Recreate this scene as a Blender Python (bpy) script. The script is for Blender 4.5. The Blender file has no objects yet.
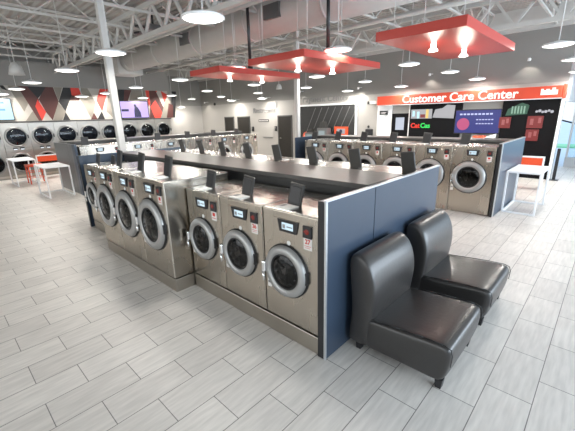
import bpy, bmesh, math, random
from mathutils import Vector, Matrix
random.seed(7)
S = bpy.context.scene
COL = S.collection
PI = math.pi

# ------------------------------------------------------------------ camera, world, lights, exposure
cam_d = bpy.data.cameras.new('camera'); cam_d.sensor_width = 36; cam_d.lens = 338.2455 * 36 / 575
cam_d.clip_start = .05; cam_d.clip_end = 300
cam = bpy.data.objects.new('camera', cam_d); COL.objects.link(cam)
cam.location = (1.9206, -1.1281, 2.0868)
cam.rotation_euler = (math.radians(73.594), math.radians(1.402), math.radians(43.2205))
S.camera = cam
S.view_settings.view_transform = 'Standard'; S.view_settings.look = 'None'
S.view_settings.gamma = 1; S.view_settings.use_curve_mapping = False
S.view_settings.exposure = 0.62

W = bpy.data.worlds.new('world'); S.world = W; W.use_nodes = True
nt = W.node_tree; nt.nodes.clear()
wo = nt.nodes.new('ShaderNodeOutputWorld'); bg = nt.nodes.new('ShaderNodeBackground')
tc = nt.nodes.new('ShaderNodeTexCoord'); sp = nt.nodes.new('ShaderNodeSeparateXYZ')
rmp = nt.nodes.new('ShaderNodeValToRGB')
nt.links.new(tc.outputs['Generated'], sp.inputs[0]); nt.links.new(sp.outputs['Z'], rmp.inputs[0])
rmp.color_ramp.elements[0].position = 0.0; rmp.color_ramp.elements[0].color = (.50, .56, .64, 1)
rmp.color_ramp.elements[1].position = .6; rmp.color_ramp.elements[1].color = (.50, .72, 1.0, 1)
nt.links.new(rmp.outputs[0], bg.inputs[0]); bg.inputs[1].default_value = 1.3
nt.links.new(bg.outputs[0], wo.inputs[0])

def area(name, loc, rot, sx, sy, power, color=(1, 1, 1)):
    l = bpy.data.lights.new(name, 'AREA'); l.shape = 'RECTANGLE'; l.size = sx; l.size_y = sy
    l.energy = power; l.color = color
    o = bpy.data.objects.new(name, l); COL.objects.link(o); o.location = loc; o.rotation_euler = rot
    return o
# area lamps: storefront daylight on the right, added warm fill from the camera side
area('daylight_right', (7.6, 6, 2.2), (0, math.radians(90), 0), 3.6, 15, 950, (.78, .89, 1.0))
area('fill_front', (-3, -7.6, 2.2), (math.radians(90), 0, 0), 16, 3.6, 265, (1.0, .965, .91))

# ------------------------------------------------------------------ materials
MATS = {}
def nodes(m): return m.node_tree.nodes, m.node_tree.links
def mat(name, col, rough=.5, metal=0.0, emit=None, es=1.0, noise=0.0, nscale=8.0, stretch=(1, 1, 1), bump=0.0, coat=0.0, spec=.5, rn=0.0):
    m = bpy.data.materials.new(name); m.use_nodes = True; N, L = nodes(m)
    b = N['Principled BSDF']
    b.inputs['Base Color'].default_value = (*col, 1); b.inputs['Roughness'].default_value = rough
    b.inputs['Metallic'].default_value = metal; b.inputs['Specular IOR Level'].default_value = spec
    b.inputs['Coat Weight'].default_value = coat; b.inputs['Coat Roughness'].default_value = .12
    if emit:
        b.inputs['Emission Color'].default_value = (*emit, 1); b.inputs['Emission Strength'].default_value = es
    t = N.new('ShaderNodeTexCoord'); mp = N.new('ShaderNodeMapping'); mp.inputs['Scale'].default_value = stretch
    n = N.new('ShaderNodeTexNoise'); n.inputs['Scale'].default_value = nscale; n.inputs['Detail'].default_value = 4
    L.new(t.outputs['Object'], mp.inputs[0]); L.new(mp.outputs[0], n.inputs['Vector'])
    mx = N.new('ShaderNodeMix'); mx.data_type = 'RGBA'
    mx.inputs['A'].default_value = (*[c * (1 - noise) for c in col], 1)
    mx.inputs['B'].default_value = (*[min(1, c * (1 + noise)) for c in col], 1)
    L.new(n.outputs['Fac'], mx.inputs['Factor']); L.new(mx.outputs['Result'], b.inputs['Base Color'])
    if rn:
        mr = N.new('ShaderNodeMapRange'); mr.inputs['To Min'].default_value = max(0, rough - rn); mr.inputs['To Max'].default_value = rough + rn
        L.new(n.outputs['Fac'], mr.inputs['Value']); L.new(mr.outputs[0], b.inputs['Roughness'])
    if bump:
        bp = N.new('ShaderNodeBump'); bp.inputs['Strength'].default_value = bump; bp.inputs['Distance'].default_value = .01
        L.new(n.outputs['Fac'], bp.inputs['Height']); L.new(bp.outputs[0], b.inputs['Normal'])
    MATS[name] = m
    return m
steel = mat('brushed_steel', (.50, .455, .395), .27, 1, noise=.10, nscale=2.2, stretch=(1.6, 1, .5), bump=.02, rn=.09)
dryer_ring = mat('dryer_ring', (.22, .22, .215), .35, .7)
dryer_steel = mat('dryer_steel', (.30, .285, .26), .36, 1, noise=.12, nscale=3)
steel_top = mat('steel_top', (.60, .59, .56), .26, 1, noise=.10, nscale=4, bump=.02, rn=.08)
plinth_m = mat('plinth_steel', (.47, .43, .375), .34, 1, noise=.12, nscale=3, stretch=(.4, 1, 1), bump=.04)
ring_m = mat('door_ring_metal', (.40, .40, .395), .38, .6, noise=.05)
chrome = mat('chrome', (.8, .8, .8), .15, 1)
gasket = mat('black_gasket', (.012, .012, .013), .45)
blackp = mat('black_plastic', (.016, .016, .018), .35, noise=.1)
char_m = mat('charcoal_lid', (.035, .034, .032), .42, noise=.15)
white_p = mat('white_plastic', (.80, .80, .77), .4, noise=.03)
white_m = mat('white_powdercoat', (.80, .81, .82), .35, noise=.02)
column_m = mat('column_white_paint', (.50, .49, .47), .5)
wall_w = mat('wall_white_paint', (.35, .337, .315), .6, noise=.03, nscale=2)
wall_g = mat('wall_grey_paint', (.235, .228, .216), .65, noise=.04, nscale=2)
wall_g2 = mat('bulkhead_grey_daylit', (.36, .37, .38), .6, noise=.03, nscale=2)  # paler and bluer than the front grey: bulkhead side's daylight put into colour
deck_w = mat('roof_white_paint', (.50, .49, .47), .6, noise=.08, nscale=3)
counter_m = mat('charcoal_laminate', (.075, .073, .070), .33, noise=.12, nscale=6)
dark_bulk = mat('dark_bulkhead', (.05, .05, .05), .5, noise=.1)
navy = mat('navy_panel', (.034, .052, .082), .30, noise=.06, nscale=5, bump=.03)
grey_panel = mat('grey_metal_panel', (.17, .17, .17), .35, .5, noise=.1)
alu = mat('aluminium_trim', (.62, .64, .66), .3, .8)
leather = mat('black_leather', (.030, .028, .027), .34, noise=.12, nscale=30, bump=.12, coat=.12, spec=.6)
seam_m = mat('leather_seam', (.012, .012, .012), .5)
red_c = mat('red_canopy_paint', (.43, .045, .032), .30, noise=.05, nscale=3)
red_ch = mat('orange_red_metal', (.75, .09, .03), .35)
signred = mat('orange_red_sign', (.45, .038, .013), .5, noise=.04, nscale=2, emit=(.9, .10, .02), es=.06)
sticker_w = mat('white_sticker', (.78, .75, .72), .45)
sticker_r = mat('red_print', (.60, .03, .02), .45)
letter_g = mat('grey_letter', (.22, .22, .22), .5)
door_dark = mat('dark_door', (.022, .020, .017), .6, noise=.1, spec=.2)
slate = mat('dark_slate_board', (.022, .023, .023), .7, noise=.35, nscale=5, stretch=(1, 1, 3), bump=.02)
cord_m = mat('white_cord', (.55, .55, .54), .5)
green_m = mat('green_strip', (.25, .60, .30), .6)
pave = mat('pavement', (.62, .64, .66), .8, noise=.1, nscale=2)
display_blk = mat('display_black', (.004, .004, .005), .5, spec=.15)
def em(name, c, s): return mat(name, (0, 0, 0), .4, emit=c, es=s)
scr_blue = em('pale_blue_screen', (.62, .80, .92), .75)
scr_white = em('white_screen', (.80, .86, .90), .95)
diff_m = em('lamp_diffuser', (1.0, .975, .93), 3.2)
lamp_hot = em('lamp_hot', (1.0, .93, .85), 5.0)
letters_m = em('lit_white_letters', (1.0, .97, .92), .95)
red_led = em('red_led', (.75, .04, .02), .16)
tvlav = em('lavender_screen', (.55, .42, .95), .85)
tvcyan = em('cyan_screen', (.50, .82, .97), .85)
tvdark = em('screen_dark_blue', (.02, .02, .12), .5)
blue_s = em('blue_screen', (.035, .045, .26), .6)
neon_r = em('neon_red', (1, .05, .03), .7)
neon_g = em('neon_green', (.05, .9, .15), .7)
pinkc = em('pink_disc', (.75, .12, .30), .5)
photo_r = em('red_photo', (.28, .03, .03), .6)
photo_g = em('green_photo', (.04, .13, .08), .6)
photo_w = em('pale_photo', (.5, .5, .52), .6)
photo_y = em('amber_photo', (.7, .5, .15), .9)
# mural colours
mur = [mat('mural_' + n, c, .6, noise=.05) for n, c in (('cream', (.38, .355, .32)), ('taupe', (.20, .18, .15)), ('maroon', (.075, .022, .018)), ('black', (.012, .012, .013)), ('red', (.55, .04, .025)))]

def floor_mat():
    m = bpy.data.materials.new('plank_tile_floor'); m.use_nodes = True; N, L = nodes(m); b = N['Principled BSDF']
    t = N.new('ShaderNodeTexCoord'); s = N.new('ShaderNodeSeparateXYZ'); L.new(t.outputs['Object'], s.inputs[0])
    ax = N.new('ShaderNodeMath'); ax.operation = 'ADD'; ax.inputs[1].default_value = .305 + 61.15; L.new(s.outputs['Y'], ax.inputs[0])
    ay = N.new('ShaderNodeMath'); ay.operation = 'ADD'; ay.inputs[1].default_value = .3048 * 100; L.new(s.outputs['X'], ay.inputs[0])
    c = N.new('ShaderNodeCombineXYZ'); L.new(ax.outputs[0], c.inputs[0]); L.new(ay.outputs[0], c.inputs[1])
    br = N.new('ShaderNodeTexBrick'); L.new(c.outputs[0], br.inputs['Vector'])
    br.offset = .5; br.offset_frequency = 2
    br.inputs['Scale'].default_value = 1; br.inputs['Brick Width'].default_value = .6115; br.inputs['Row Height'].default_value = .3048
    br.inputs['Mortar Size'].default_value = .0034; br.inputs['Mortar Smooth'].default_value = .1
    br.inputs['Color1'].default_value = (.57, .54, .505, 1); br.inputs['Color2'].default_value = (.645, .615, .575, 1)
    br.inputs['Mortar'].default_value = (.17, .16, .15, 1)
    mp = N.new('ShaderNodeMapping'); mp.inputs['Scale'].default_value = (14, 1.6, 1); L.new(t.outputs['Object'], mp.inputs[0])
    n = N.new('ShaderNodeTexNoise'); n.inputs['Scale'].default_value = 2.2; n.inputs['Detail'].default_value = 5; L.new(mp.outputs[0], n.inputs['Vector'])
    r = N.new('ShaderNodeMapRange'); r.inputs['From Min'].default_value = .3; r.inputs['From Max'].default_value = .7; r.inputs['To Min'].default_value = .88; r.inputs['To Max'].default_value = 1.1
    L.new(n.outputs['Fac'], r.inputs['Value'])
    mx = N.new('ShaderNodeMix'); mx.data_type = 'RGBA'; mx.blend_type = 'MULTIPLY'; mx.inputs['Factor'].default_value = 1
    L.new(br.outputs['Color'], mx.inputs['A']); L.new(r.outputs[0], mx.inputs['B']); L.new(mx.outputs['Result'], b.inputs['Base Color'])
    b.inputs['Roughness'].default_value = .42
    bp = N.new('ShaderNodeBump'); bp.inputs['Strength'].default_value = .3; bp.inputs['Distance'].default_value = .004; bp.invert = True
    L.new(br.outputs['Fac'], bp.inputs['Height']); L.new(bp.outputs[0], b.inputs['Normal'])
    return m
def deck_mat():
    m = mat('corrugated_deck', (.40, .39, .375), .6, noise=.1, nscale=2); N, L = nodes(m); b = N['Principled BSDF']
    t = N.new('ShaderNodeTexCoord'); w = N.new('ShaderNodeTexWave'); w.bands_direction = 'Y'; w.inputs['Scale'].default_value = 1.6
    L.new(t.outputs['Object'], w.inputs['Vector'])
    bp = N.new('ShaderNodeBump'); bp.inputs['Strength'].default_value = 1; bp.inputs['Distance'].default_value = .06
    L.new(w.outputs['Fac'], bp.inputs['Height']); L.new(bp.outputs[0], b.inputs['Normal']); return m
def glass_mat(name, tint, fac):
    m = bpy.data.materials.new(name); m.use_nodes = True; N, L = nodes(m); N.clear()
    o = N.new('ShaderNodeOutputMaterial'); a = N.new('ShaderNodeBsdfTransparent'); a.inputs[0].default_value = (*tint, 1)
    g = N.new('ShaderNodeBsdfGlossy'); g.inputs['Roughness'].default_value = .06
    f = N.new('ShaderNodeFresnel'); f.inputs[0].default_value = 1.42
    ad = N.new('ShaderNodeMath'); ad.operation = 'ADD'; ad.inputs[1].default_value = fac; L.new(f.outputs[0], ad.inputs[0])
    mx = N.new('ShaderNodeMixShader'); L.new(ad.outputs[0], mx.inputs[0]); L.new(a.outputs[0], mx.inputs[1]); L.new(g.outputs[0], mx.inputs[2])
    L.new(mx.outputs[0], o.inputs[0]); return m
door_glass = glass_mat('door_glass', (.40, .42, .45), .0)
win_glass = glass_mat('window_glass', (.90, .95, .96), .0)
def drum_mat():
    m = mat('perforated_drum', (.05, .05, .05), .22, .9); N, L = nodes(m); b = N['Principled BSDF']
    t = N.new('ShaderNodeTexCoord'); v = N.new('ShaderNodeTexVoronoi'); v.inputs['Scale'].default_value = 22
    L.new(t.outputs['Object'], v.inputs['Vector']); r = N.new('ShaderNodeValToRGB')
    r.color_ramp.elements[0].position = .25; r.color_ramp.elements[0].color = (.004, .004, .004, 1)
    r.color_ramp.elements[1].position = .5; r.color_ramp.elements[1].color = (.045, .045, .048, 1)
    L.new(v.outputs['Distance'], r.inputs[0]); L.new(r.outputs[0], b.inputs['Base Color']); return m
drum_m = drum_mat(); floor_m = floor_mat(); deck_m = deck_mat()

# ------------------------------------------------------------------ helpers
def merge(bm, t, M=None):
    me = bpy.data.meshes.new('t'); t.to_mesh(me); t.free()
    if M is not None: me.transform(M)
    bm.from_mesh(me); bpy.data.meshes.remove(me)
def box(bm, x0, x1, y0, y1, z0, z1, mi=0, bev=0, M=None, seg=2):
    t = bmesh.new(); bmesh.ops.create_cube(t, size=1)
    bmesh.ops.scale(t, vec=(abs(x1 - x0), abs(y1 - y0), abs(z1 - z0)), verts=t.verts)
    bmesh.ops.translate(t, vec=((x0 + x1) / 2, (y0 + y1) / 2, (z0 + z1) / 2), verts=t.verts)
    if bev: bmesh.ops.bevel(t, geom=t.edges[:], offset=bev, segments=seg, affect='EDGES', profile=.5)
    for f in t.faces: f.material_index = mi
    merge(bm, t, M)
def lathe(bm, prof, M=None, seg=32, mi=0, smooth=True):
    """prof: (radius, height) pairs, spun about local Z."""
    t = bmesh.new(); rings = []
    for r, h in prof:
        if r < 1e-6: rings.append([t.verts.new((0, 0, h))])
        else: rings.append([t.verts.new((r * math.cos(2 * PI * i / seg), r * math.sin(2 * PI * i / seg), h)) for i in range(seg)])
    for a, b in zip(rings, rings[1:]):
        for i in range(seg):
            j = (i + 1) % seg
            if len(a) == 1 and len(b) == 1: continue
            if len(a) == 1: f = t.faces.new((a[0], b[i], b[j]))
            elif len(b) == 1: f = t.faces.new((a[i], b[0], a[j]))
            else: f = t.faces.new((a[i], b[i], b[j], a[j]))
            f.smooth = smooth; f.material_index = mi
    bmesh.ops.recalc_face_normals(t, faces=t.faces[:])
    merge(bm, t, M)
def rod(bm, p0, p1, r, mi=0, seg=8, r1=None):
    p0 = Vector(p0); p1 = Vector(p1); d = p1 - p0
    M = Matrix.Translation(p0) @ d.to_track_quat('Z', 'Y').to_matrix().to_4x4()
    r1 = r if r1 is None else r1
    lathe(bm, [(0, 0), (r, 0), (r1, d.length), (0, d.length)], M, seg, mi)
def bar(bm, p0, p1, w, mi=0):
    p0 = Vector(p0); p1 = Vector(p1); d = p1 - p0
    M = Matrix.Translation(p0) @ d.to_track_quat('Z', 'Y').to_matrix().to_4x4()
    box(bm, -w / 2, w / 2, -w / 2, w / 2, 0, d.length, mi, 0, M)
def prism(bm, poly, y0, y1, mi=0, axis='Y', M=None):
    t = bmesh.new()
    f = (lambda a, b, c: (a, c, b)) if axis == 'Y' else ((lambda a, b, c: (c, a, b)) if axis == 'X' else (lambda a, b, c: (a, b, c)))
    A = [t.verts.new(f(p[0], p[1], y0)) for p in poly]; B = [t.verts.new(f(p[0], p[1], y1)) for p in poly]
    t.faces.new(A); t.faces.new(B[::-1])
    for i in range(len(poly)):
        j = (i + 1) % len(poly); t.faces.new((A[i], B[i], B[j], A[j]))
    bmesh.ops.recalc_face_normals(t, faces=t.faces[:])
    for q in t.faces: q.material_index = mi
    merge(bm, t, M)
def obj(name, bm, mats, parent=None, loc=None, label=None):
    me = bpy.data.meshes.new(name); bm.to_mesh(me); bm.free()
    for m in (mats if isinstance(mats, (list, tuple)) else [mats]): me.materials.append(m)
    o = bpy.data.objects.new(name, me); COL.objects.link(o)
    if parent: o.parent = parent
    if loc is not None: o.location = loc
    if label: o['label'] = label
    return o
def tag(o, label, cat, group=None):
    o['label'] = label; o['category'] = cat
    if group: o['group'] = group
    return o
def thing(name, label, cat, loc=(0, 0, 0), rz=0, group=None):
    o = bpy.data.objects.new(name, None); COL.objects.link(o); o.empty_display_size = .1
    o.location = loc; o.rotation_euler = (0, 0, rz); return tag(o, label, cat, group)
def struct(name, bm, m, parent=None):
    o = obj(name, bm, m, parent)
    if not parent: o['kind'] = 'structure'
    return o
KIDS = {}
def kids(o): return [c for c in bpy.data.objects if c.parent == o]
def dup(o, loc, rz, label, group=None):
    def cp(s, par):
        c = s.copy(); COL.objects.link(c); c.parent = par
        if par is not None: c.matrix_parent_inverse = s.matrix_parent_inverse
        for k in kids(s): cp(k, c)
        return c
    r = cp(o, None); r.location = loc; r.rotation_euler = (0, 0, rz); r['label'] = label
    if group: r['group'] = group
    return r
def text(name, s, size, mats, parent=None, loc=(0, 0, 0), rot=(PI / 2, 0, 0), ext=.002, align='CENTER', sx=1.0, off=0.0):
    c = bpy.data.curves.new('tx', 'FONT'); c.body = s; c.size = size; c.extrude = ext; c.align_x = align; c.align_y = 'CENTER'; c.offset = off
    o = bpy.data.objects.new('tx', c); COL.objects.link(o)
    dg = bpy.context.evaluated_depsgraph_get(); me = bpy.data.meshes.new_from_object(o.evaluated_get(dg))
    bpy.data.objects.remove(o)
    me.name = name; me.materials.clear(); me.materials.append(mats)
    q = bpy.data.objects.new(name, me); COL.objects.link(q); q.location = loc; q.rotation_euler = rot; q.scale = (sx, 1, 1)
    if parent: q.parent = parent
    return q
def B(): return bmesh.new()
ORD = ['first', 'second', 'third', 'fourth', 'fifth', 'sixth', 'seventh', 'eighth', 'ninth', 'tenth', 'eleventh', 'twelfth']

# ------------------------------------------------------------------ room shell
ZC = 4.95
b = B(); box(b, -22, 9, -9, 15.3, -.1, 0); struct('floor', b, floor_m)
b = B(); box(b, -22, 9, -9, 15.3, ZC, ZC + .1); struct('ceiling', b, deck_m)
b = B(); box(b, -22, .70, 12.0, 12.2, 0, 2.85); struct('wall_back', b, wall_w)
b = B(); box(b, -18.15, -18.14, 7.95, 11.97, 2.85, ZC - .4); struct('trim_7', b, wall_g)
b = B(); box(b, -22, .70, 11.98, 12.2, 2.85, 4.33); struct('trim_1', b, wall_g)        # grey upper band
b = B(); box(b, -22, .70, 11.9, 12.2, 4.33, ZC); struct('trim_2', b, deck_w)            # white band under the deck
b = B(); box(b, .70, .78, 12.0, 15.3, 2.3, ZC); struct('wall_care_side', b, wall_g2)
b = B(); box(b, -15.75, -15.6, -9, 7.95, 0, ZC); struct('wall_left', b, wall_w)
b = B(); box(b, -15.6, -14.74, -9, 7.95, 2.13, 4.3); struct('trim_3', b, wall_g)       # bulkhead above the dryers
b = B(); box(b, -15.6, -14.74, 7.86, 7.95, 0, 2.13); struct('trim_4', b, wall_w)
b = B(); box(b, -18.3, -18.15, 7.95, 12, 0, ZC); box(b, -18.3, -15.6, 7.8, 7.95, 0, ZC); struct('wall_recess', b, wall_w)
b = B(); box(b, -15.6, -14.70, -3, 7.9, 2.085, 2.135); struct('trim_5', b, dark_bulk)   # dark cap line over dryers
# glazed end wall beyond the care centre
b = B(); box(b, .72, 9, 15.2, 15.4, 0, .35); struct('wall_window_sill', b, wall_g2)
b = B(); box(b, .72, 9, 15.2, 15.4, 3.2, ZC); struct('wall_window_head', b, wall_g2)
b = B(); box(b, .75, 9, 15.28, 15.30, .35, 3.2)
w_ = struct('window_1', b, win_glass)
b = B()
for x in (.72, 2.3, 3.9, 5.5, 7.1): box(b, x, x + .07, 15.22, 15.36, .35, 3.2)
struct('window_frame', b, alu, w_)
b = B(); box(b, -30, 60, 15.4, 80, -.12, -.02)
o = struct('ground_outside', b, pave)
b = B(); box(b, -2, 40, 23.5, 25.5, -.02, .06)
tag(obj('grass_verge', b, green_m), 'thin green grass verge outdoors beyond the window', 'verge')
b = B(); rod(b, (1.0, 17, 1.42), (5.5, 17, .1), .03); rod(b, (.2, 17, 1.66), (1.0, 17, 1.42), .03)
tag(obj('handrail', b, blackp), 'dark sloping handrail outdoors seen through the window at the right edge', 'handrail')
# glazed storefront on the right-hand side and behind the camera
for nm, ax in (('window_2', 0), ('window_3', 1)):
    def bb(b, a0, a1, z0, z1, th=.06):
        if ax == 0: box(b, 8.5 - th, 8.5 + th, a0, a1, z0, z1)
        else: box(b, a0, a1, -8.5 - th, -8.5 + th, z0, z1)
    lo, hi = (-8.5, 15.2) if ax == 0 else (-15.6, 8.5)
    b = B(); bb(b, lo, hi, .3, 3.4, .01); g = struct(nm, b, win_glass)
    b = B(); bb(b, lo, hi, 0, .3, .12); obj('window_sill', b, wall_g2, g)
    b = B(); bb(b, lo, hi, 3.4, ZC, .12); obj('window_head', b, wall_g2, g)
    b = B()
    for k in range(14):
        a = lo + (hi - lo) * k / 13; bb(b, a - .04, a + .04, .3, 3.4, .08)
    obj('window_frame', b, alu, g)
# white end post of the care centre
b = B(); box(b, .635, .70, 11.75, 11.97, 0, 2.37, 0, .01); struct('trim_6', b, white_m)
# columns
for nm, x, y, lab in (('steel_column', -5.72, 1.80, 'white square steel column rising beside the left end of the nearest washer island'),
                  ('steel_column', -5.30, 7.0, 'white square steel column at the left end of the middle washer island')):
    t = thing(nm, lab, 'column', (x, y, 0))
    b = B(); box(b, -.065, .065, -.065, .065, 0, ZC - .002, 0, .012); obj('shaft', b, column_m, t)
    b = B(); box(b, -.08, .08, -.08, .08, 0, .02, 0, .003); obj('base_plate', b, alu, t)
    b = B(); box(b, -.08, .08, -.08, .08, ZC - .25, ZC - .23); obj('cap_plate', b, white_m, t)

# ------------------------------------------------------------------ roof structure
def joist(p0, p1, z0, z1, n, cw=.06, name='roof_joist', label='', group='', wm=deck_w):
    b = B(); p0 = Vector(p0); p1 = Vector(p1); d = p1 - p0
    a0 = p0.to_3d(); a1 = p1.to_3d()
    bar(b, (a0.x, a0.y, z1), (a1.x, a1.y, z1), cw)
    bar(b, (a0.x, a0.y, z0), (a1.x, a1.y, z0), cw)
    o = obj('chord', b, wm); b = B()
    for i in range(n):
        q0 = a0.lerp(a1, i / n); q1 = a0.lerp(a1, (i + .5) / n); q2 = a0.lerp(a1, (i + 1) / n)
        bar(b, (q0.x, q0.y, z1), (q1.x, q1.y, z0), cw * .55); bar(b, (q1.x, q1.y, z0), (q2.x, q2.y, z1), cw * .55)
    w = obj('web', b, wm)
    t = thing(name, label, 'joist' if name == 'roof_joist' else 'truss', (a0.x, a0.y, z0), 0, group)
    for k in (o, w): k.parent = t; k.location = (-a0.x, -a0.y, -z0)
    return t
j0 = joist((-14.4, -7), (-14.4, 11.9), 4.42, 4.9, 15, .05, 'roof_joist', 'white open web roof joist running front to back under the deck', 'roof joists under the deck')
for k in range(1, 12):
    dup(j0, (-14.4 + 1.62 * k, -7, 4.42), 0, j0['label'])
for yy, lb in ((3.15, 'white roof truss running side to side above the nearest washer island'), (9.1, 'white roof truss running side to side above the middle washer island')):
    joist((-15.5, yy), (8.5, yy), 4.0, 4.62, 26, .10, 'roof_truss', lb, 'roof trusses')
# big air duct
t = thing('air_duct', 'large round white air duct hanging beneath the roof deck', 'duct', (-10, 5.3, 4.35))
b = B(); M = Matrix.Translation((4.6 + 10, 0, 0)) @ Matrix.Rotation(-PI / 2, 4, 'Y')
lathe(b, [(0, 0), (.40, 0), (.40, 17.3), (0, 17.3)], M, 28); obj('tube', b, deck_w, t)
for x in (-2.4, 0, 2.4, 4.8, 7.2, 9.6, 12):
    b = B(); lathe(b, [(.405, -.03), (.425, -.03), (.425, .03), (.405, .03)], Matrix.Translation((x, 0, 0)) @ Matrix.Rotation(-PI / 2, 4, 'Y'), 28)
    obj('band', b, deck_w, t)
b = B(); box(b, -3.7, -2.7, -.5, .5, -.5, .45, 0, .02); obj('plenum_box', b, deck_w, t)
for i, x in enumerate((1.9, 5.6)):
    g = B(); box(g, x, x + .5, -.44, -.36, -.16, .14, 0, .005); obj('grille', g, grey_panel, t, label='dark louvred grille')
b = B(); rod(b, (-15.4, 4.1, 4.30), (8, 4.1, 4.30), .045, seg=10); tag(obj('sprinkler_pipe', b, deck_w), 'thin white sprinkler pipe running side to side just in front of the duct', 'pipe')
b = B(); rod(b, (-15.4, 6.95, 4.2), (8, 6.95, 4.2), .055, seg=10); tag(obj('conduit_pipe', b, deck_w), 'white pipe running side to side behind the duct', 'pipe')

# ------------------------------------------------------------------ mural above the dryers (flat wall graphic, y / z in metres)
MUR = [(3, [(1.276, 3.415), (1.402, 3.415), (1.502, 3.232), (1.339, 3.299)]), (1, [(1.529, 3.415), (1.816, 3.415), (2.057, 2.822), (1.854, 2.49)]), (1, [(2.064, 2.437), (2.311, 2.695), (2.34, 2.145), (1.835, 2.145)]), (3, [(2.061, 3.415), (2.795, 3.415), (2.362, 2.953)]), (2, [(1.816, 3.415), (2.112, 3.415), (2.402, 2.954), (2.369, 2.145), (2.261, 2.145)]), (4, [(2.359, 2.94), (2.556, 2.465), (2.367, 2.145), (2.241, 2.682)]), (2, [(2.726, 3.415), (2.968, 3.415), (3.062, 2.865), (2.726, 2.145), (2.556, 2.465), (2.402, 2.954)]), (1, [(2.987, 3.415), (3.285, 3.415), (3.066, 2.885)]), (1, [(3.044, 2.831), (3.26, 2.492), (3.057, 2.145), (2.739, 2.145)]), (3, [(3.319, 3.415), (3.595, 3.415), (3.607, 3.178), (3.241, 2.493), (3.062, 2.865)]), (3, [(3.235, 2.458), (3.353, 2.145), (3.088, 2.145)]), (4, [(3.583, 3.415), (3.886, 3.415), (3.933, 3.186), (3.82, 2.921), (3.575, 3.109)]), (2, [(3.578, 3.123), (3.875, 3.047), (3.82, 2.921), (3.464, 2.917)]), (1, [(3.968, 3.415), (4.223, 3.415), (4.451, 2.844), (4.185, 2.145), (3.874, 2.964)]), (4, [(4.714, 3.415), (5.051, 3.415), (4.66, 2.481), (4.499, 2.916)]), (2, [(4.31, 2.43), (4.421, 2.145), (4.148, 2.145)]), (3, [(4.638, 2.482), (4.716, 2.145), (4.403, 2.145)]), (1, [(4.969, 3.031), (5.25, 3.415), (5.449, 3.373), (5.136, 2.145), (4.834, 2.48)]), (3, [(5.471, 3.415), (5.76, 3.415), (5.531, 2.145), (5.307, 2.145)]), (2, [(5.76, 3.415), (6.08, 3.415), (5.844, 2.933), (5.482, 2.145)]), (1, [(6.073, 3.415), (6.73, 3.415), (6.694, 2.825), (5.886, 2.819)]), (4, [(6.734, 3.415), (7.322, 3.415), (7.121, 3.07), (6.806, 2.706)]), (2, [(6.909, 3.415), (7.245, 3.415), (7.635, 2.44), (7.387, 2.145), (6.783, 2.145), (6.893, 2.833)]), (4, [(7.169, 2.99), (7.473, 2.361), (7.316, 2.145), (7.038, 2.145), (6.887, 2.679)]), (4, [(7.52, 3.415), (7.859, 3.237), (7.632, 2.878)]), (1, [(7.71, 2.997), (7.963, 3.001), (7.655, 2.145), (7.343, 2.145)]), (3, [(8.082, 3.415), (8.331, 3.415), (8.132, 2.145), (7.982, 2.145)]), (2, [(7.851, 2.84), (8.078, 2.761), (8.02, 2.145), (7.671, 2.145)])]
b = B(); box(b, -14.738, -14.728, -2.5, 7.86, 2.14, 3.42, 0)
for k, (ci, poly) in enumerate(MUR):
    prism(b, poly, -14.728, -14.724 + .0004 * k, ci, 'X')
tag(obj('wall_mural', b, mur), 'wide geometric mural of red, black, maroon and cream diamonds above the dryers', 'mural')

# ------------------------------------------------------------------ stacked dryers
def make_dryer():
    t = thing('stacked_dryer', '', 'dryer', (0, 0, 0), 0, 'stacked dryers along the back left wall')
    w, d, h = .857, .86, 2.08
    b = B(); box(b, -w / 2 + .003, w / 2 - .003, 0, d, .0, h, 0, .006); obj('body', b, dryer_steel, t)
    for z in (.60, 1.57):
        M = Matrix.Translation((0, 0, z)) @ Matrix.Rotation(PI / 2, 4, 'X')
        b = B(); lathe(b, [(.375, -.002), (.375, .02), (.36, .045), (.315, .05), (.305, .02), (.305, -.002)], M, 40); dr = obj('door', b, dryer_ring, t)
        b = B(); lathe(b, [(.305, .012), (0, .012)], M, 40); obj('drum', b, drum_m, dr)
        b = B(); lathe(b, [(.31, .035), (.2, .06), (0, .07)], M, 40); obj('door_glass', b, door_glass, dr)
        b = B(); box(b, .335, .375, -.10, -.045, z - .07, z + .07, 0, .01); obj('door_handle', b, blackp, dr)
    b = B(); box(b, -.42, .42, -.012, 0, 1.06, 1.20, 0, .004); cp = obj('control_strip', b, dryer_steel, t)
    for x in (-.12, .10):
        b = B(); box(b, x - .07, x + .07, -.022, -.008, 1.08, 1.18, 0, .004); dd = obj('coin_display', b, blackp, cp)
        b = B(); box(b, x - .055, x + .055, -.026, -.02, 1.09, 1.125); obj('screen', b, scr_white, dd)
    b = B(); box(b, -.40, .40, -.006, 0, .05, .13, 0, .003); obj('kick_plate', b, plinth_m, t)
    return t
DY = [1.42 + .857 * k for k in range(-1, 8)]
d0 = make_dryer()
for i, y in enumerate(DY):
    n = len(DY) - 1 - i
    lab = 'steel stacked dryer, ' + ('last at the right end of the wall row' if n == 0 else ORD[n] + ' in from the right end of the wall row')
    if n == 8: lab = 'steel stacked dryer cut off by the left edge of the photo'
    if i == 0: d0.location = (-14.70, y, 0); d0.rotation_euler = (0, 0, PI / 2); d0['label'] = lab
    else: dup(d0, (-14.70, y, 0), PI / 2, lab)

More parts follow.
